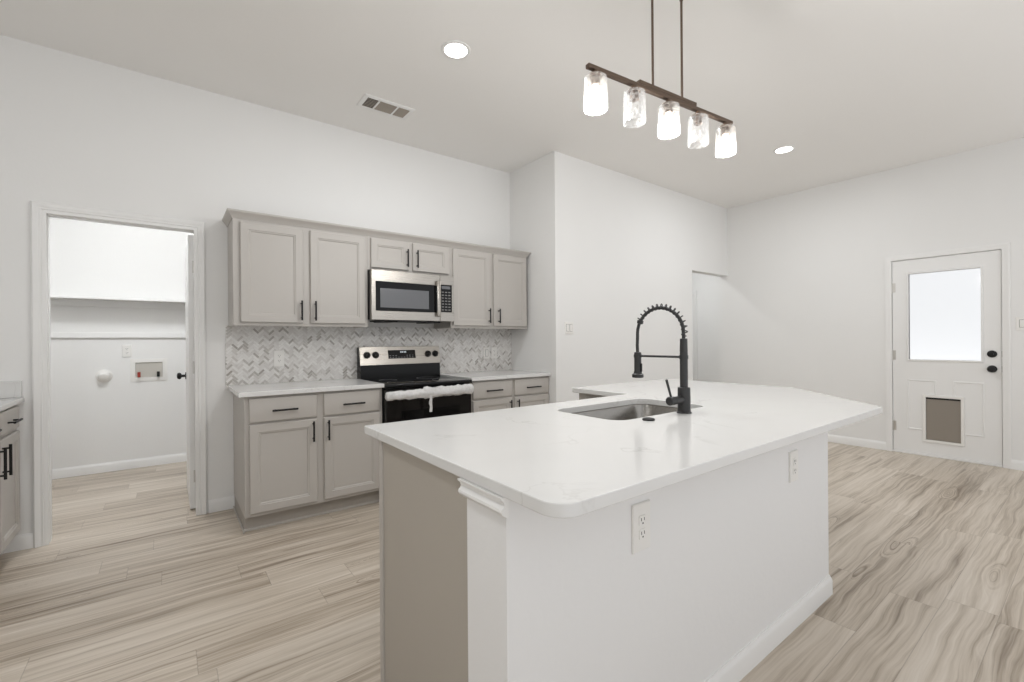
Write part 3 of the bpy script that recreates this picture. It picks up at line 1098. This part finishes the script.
# ------------------------------------------------------------------ back door
t = thing('door_1', 'white back door with a large window, a pet flap and black knob', 'door', (XR, 0, 0), 0, None, 'structure')
lf = BM()
GY0, GY1, GZ0, GZ1 = 0.745, 1.280, 1.000, 1.902
PY0, PY1, PZ0, PZ1 = 0.888, 1.150, 0.172, 0.612
X0, X1 = 0.012, 0.056
y0, y1, z0, z1 = YD0 + 0.004, YD1 - 0.004, 0.022, ZD - 0.005
for a in ((y0, y1, GZ1, z1), (y0, GY0, GZ0, GZ1), (GY1, y1, GZ0, GZ1), (y0, y1, PZ1, GZ0), (y0, PY0, PZ0, PZ1), (PY1, y1, PZ0, PZ1), (y0, y1, z0, PZ0)):
    box(lf, X0, X1, a[0], a[1], a[2], a[3])
obj('door_leaf', lf, 'door', t)


def ring_x(bm, ya, yb, za, zb, prof):
    """rectangular molding ring on the -x face; prof (outward from rect, height toward -x)"""
    n = len(prof)
    lps = [[(X0 - h, ya - o, za - o), (X0 - h, yb + o, za - o), (X0 - h, yb + o, zb + o), (X0 - h, ya - o, zb + o)] for o, h in prof]
    return loft(bm, lps, False, False)


wf = obj('window_frame', ring_x(BM(), GY0, GY1, GZ0, GZ1, [(0, -0.02), (0, 0.008), (0.004, 0.011), (0.014, 0.009), (0.020, 0.0)]), 'door', t)
obj('window_pane', box(BM(), X0 + 0.02, X0 + 0.026, GY0, GY1, GZ0, GZ1), 'pane', wf, 'clear bright window pane')
em = BM()
PM = [(0, 0), (0.004, 0.005), (0.012, 0.006), (0.018, 0.0)]
for pth in ([(1.068, 0.642), (1.068, 0.79), (1.298, 0.79), (1.298, 0.26), (1.180, 0.26)], [(0.858, 0.26), (0.722, 0.26), (0.722, 0.79), (0.942, 0.79), (0.942, 0.642)]):
    casing(em, [(-y, z) for y, z in pth], lambda q, h: (X0 - h, -q.x, q.y), PM)
obj('panel_molding', em, 'door', t)
pf = obj('pet_door_frame', ring_x(BM(), PY0, PY1, PZ0, PZ1, [(0, -0.03), (0, 0.010), (0.006, 0.013), (0.022, 0.012), (0.026, 0.0)]), 'plastic', t)
obj('pet_flap', box(BM(), X0 + 0.002, X0 + 0.008, PY0 + 0.001, PY1 - 0.001, PZ0 + 0.001, PZ1 - 0.012), 'flap', pf, 'smoky taupe pet flap')
obj('flap_bar', box(BM(), X0 - 0.004, X0 + 0.009, PY0 + 0.001, PY1 - 0.001, PZ1 - 0.018, PZ1 - 0.002), 'black', pf, 'dark hinge bar of the flap')
obj('door_knob', lathe(BM(), (X0, 0.672, 0.925), (-1, 0, 0), [(0, 0.034), (0.006, 0.034), (0.009, 0.013), (0.03, 0.013), (0.036, 0.026), (0.05, 0.031), (0.062, 0.024), (0.066, 0.01)]), 'black', t, 'black round knob')
obj('deadbolt', lathe(BM(), (X0, 0.672, 1.068), (-1, 0, 0), [(0, 0.034), (0.008, 0.034), (0.012, 0.028), (0.016, 0.012), (0.03, 0.012)]), 'black', t, 'black deadbolt')
for z in (0.925, 1.068):
    obj('strike_plate', box(BM(), X0 - 0.003, X0 + 0.03, YD0 - 0.003, YD0 + 0.003, z - 0.028, z + 0.028), 'black', t, 'dark strike plate')
for z in (0.283, 1.043, 1.769):
    h = BM()
    cyl(h, (X0 - 0.006, YD1 - 0.001, z - 0.05), (X0 - 0.006, YD1 - 0.001, z + 0.05), 0.0065, None, 10)
    box(h, X0 - 0.001, X0 + 0.0015, YD1 - 0.03, YD1 - 0.001, z - 0.05, z + 0.05)
    obj('hinge', h, 'hinge', t)
jb = BM()
box(jb, 0, 0.13, YD0 - 0.018, YD0, 0, ZD)
box(jb, 0, 0.13, YD1, YD1 + 0.018, 0, ZD)
box(jb, 0, 0.13, YD0 - 0.018, YD1 + 0.018, ZD, ZD + 0.018)
obj('door_frame', jb, 'trim', t)
obj('threshold', box(BM(), -0.004, 0.13, YD0, YD1, 0, 0.02, 0.003), 'trim', t)
C2 = [(0, 0), (0, 0.008), (0.006, 0.011), (0.03, 0.011), (0.04, 0.015), (0.053, 0.013), (0.055, 0)]
tr = casing(BM(), [(-YD1 - 0.002, 0), (-YD1 - 0.002, ZD + 0.002), (-YD0 + 0.002, ZD + 0.002), (-YD0 + 0.002, 0)],
            lambda q, h: (XR - h, -q.x, q.y), C2)
struct('trim_3', tr, 'trim', 'narrow white casing around the back door', 'door trim')

# hall: a door casing on the far wall
tr = casing(BM(), [(-4.6, 2.04), (-4.48, 2.04), (-4.48, 0)], lambda q, h: (7.5 - h, -q.x, q.y), C2)
struct('trim_4', tr, 'trim', 'white door casing on the wall beyond the hall opening', 'door trim')


# ------------------------------------------------------------------ lamps
def lamp(parent, loc, power, size, color=(0.945, 0.975, 1.0)):
    l = bpy.data.lights.new('lamp_light', 'AREA')
    l.shape = 'DISK'
    l.size = size
    l.energy = power
    l.color = color
    o = bpy.data.objects.new('lamp_light', l)
    COL.objects.link(o)
    o.location = loc
    o.parent = parent


def can(label, x, y, power, color=(0.945, 0.975, 1.0), size=0.14):
    t = thing('recessed_light', label, 'ceiling light', (x, y, ZC), 0, 'recessed ceiling lights')
    obj('trim_ring', lathe(BM(), (0, 0, 0), (0, 0, -1), [(0, 0.092), (0.004, 0.092), (0.007, 0.086), (0.006, 0.072), (0.0, 0.070)], 32, False, False), 'trim', t)
    obj('lens', lathe(BM(), (0, 0, 0), (0, 0, -1), [(0, 0.0715), (0.004, 0.0715)], 32), 'lens', t, 'glowing white lens')
    lamp(t, (0, 0, -0.012), power, size, color)


can('lit round recessed ceiling light near the air vent', 1.453, 2.472, CAN_POWER)
can('lit round recessed ceiling light right of the pendant, towards the back door', 4.756, 1.890, CAN_POWER)
can('added unseen fill light, built as a recessed light over the aisle left of the island', -0.55, 1.15, NEAR_FILL_POWER)  # fill lamp added out of view to brighten the island end panel
can('unseen round recessed light added to brighten the laundry room', -0.15, 4.36, LAUNDRY_FILL_POWER, (0.94, 0.97, 1.0), 0.5)  # out-of-view lamp added to light the laundry walls
can('unseen round recessed light added to brighten the hall beyond the opening', 5.95, 4.35, HALL_FILL_POWER)  # hidden lamp added to lift the wall beyond the opening

# ceiling air vent
t = thing('air_vent', 'white rectangular ceiling air vent with three dark grille panels', 'vent', (1.368, 3.400, ZC))
a, c = 0.198, 0.102
fr = BM()
loft(fr, [[(-a + i, -c + i, z), (a - i, -c + i, z), (a - i, c - i, z), (-a + i, c - i, z)] for i, z in ((0, 0), (0, -0.004), (0.008, -0.009), (0.03, -0.009), (0.03, -0.001))], False, False)
for x in (-0.078, 0.070):
    box(fr, x - 0.006, x + 0.006, -c + 0.02, c - 0.02, -0.010, -0.001)
obj('vent_frame', fr, 'trim', t)
obj('vent_back', box(BM(), -a + 0.025, a - 0.025, -c + 0.025, c - 0.025, -0.002, 0), 'black', t)
for x0, x1, m in ((-0.168, -0.084, 0), (-0.072, 0.064, 1), (0.076, 0.168, 1)):
    s = BM()
    n = 14 if m else 8
    for i in range(n):
        y = -0.070 + 0.140 * i / (n - 1)
        th = 0.0040 if m else 0.0026
        box(s, x0, x1, y - th, y + th, -0.007, -0.004)
    obj('louvers', s, 'grille', t)

# linear pendant
ZS, ZBAR = 2.180, 2.350
SH = [(1.414, 1.278), (1.638, 1.258), (1.860, 1.234), (2.072, 1.212), (2.291, 1.187)]
c0 = Vector(SH[0])
dirn = (Vector(SH[4]) - c0).normalized()
th = math.atan2(dirn.y, dirn.x)
mid = c0 + dirn * 0.443
t = thing('pendant_light', 'linear bronze pendant with five crackled glass shades over the island', 'pendant light', (mid.x, mid.y, ZBAR), th)
obj('bar', box(BM(), -0.487, 0.487, -0.011, 0.011, -0.009, 0.009, 0.002), 'bronze', t, 'long slim bronze bar')
obj('upper_bar', box(BM(), -0.195, 0.195, -0.012, 0.012, 0.009, 0.026, 0.002), 'bronze', t, 'short bronze bar on top of the long one')
for x in (-0.100, 0.100):
    rd = BM()
    cyl(rd, (x, 0, 0.026), (x, 0, 0.50), 0.0055, None, 12)
    lathe(rd, (x, 0, 0.49), (0, 0, 1), [(0, 0.008), (0.014, 0.009), (0.018, 0.006)], 12)
    cyl(rd, (x, 0, 0.505), (x, 0, ZC - ZBAR - 0.02), 0.0055, None, 12)
    obj('rod', rd, 'bronze', t)
obj('canopy', box(BM(), -0.16, 0.16, -0.055, 0.055, ZC - ZBAR - 0.024, ZC - ZBAR, 0.004), 'bronze', t)
for i in range(5):
    x = (Vector(SH[i]) - mid).dot(dirn)
    lit = i % 2 == 0
    zt = -0.012
    so = obj('socket', lathe(BM(), (x, 0, -0.009), (0, 0, -1), [(0, 0.012), (0.014, 0.012), (0.016, 0.030), (0.023, 0.030), (0.025, 0.019), (0.060, 0.019), (0.062, 0.014)]), 'bronze', t)
    h = ZBAR - ZS - 0.032
    gs = BM()
    lathe(gs, (x, 0, -0.032), (0, 0, -1), [(0.0, 0.026), (0.001, 0.040), (0.006, 0.047), (h - 0.006, 0.049), (h, 0.0475), (h - 0.004, 0.045), (0.009, 0.043), (0.005, 0.026)], 36, False, False)
    obj('glass_shade', gs, 'shade', t, 'glowing crackled glass cylinder' if lit else 'unlit crackled glass cylinder')
    obj('bulb', lathe(BM(), (x, 0, -0.068), (0, 0, -1), [(0, 0.012), (0.02, 0.014), (0.04, 0.026), (0.06, 0.030), (0.078, 0.024), (0.088, 0.010)], 20),
        'bulb' if lit else 'clearbulb', t, 'lit bulb' if lit else 'clear unlit bulb')
    if lit:
        l = bpy.data.lights.new('bulb_light', 'POINT')
        l.energy = PENDANT_POWER
        l.shadow_soft_size = 0.012
        l.color = (1, 0.99, 0.975)
        o = bpy.data.objects.new('bulb_light', l)
        COL.objects.link(o)
        o.parent = t
        o.location = (x, 0, -0.172)
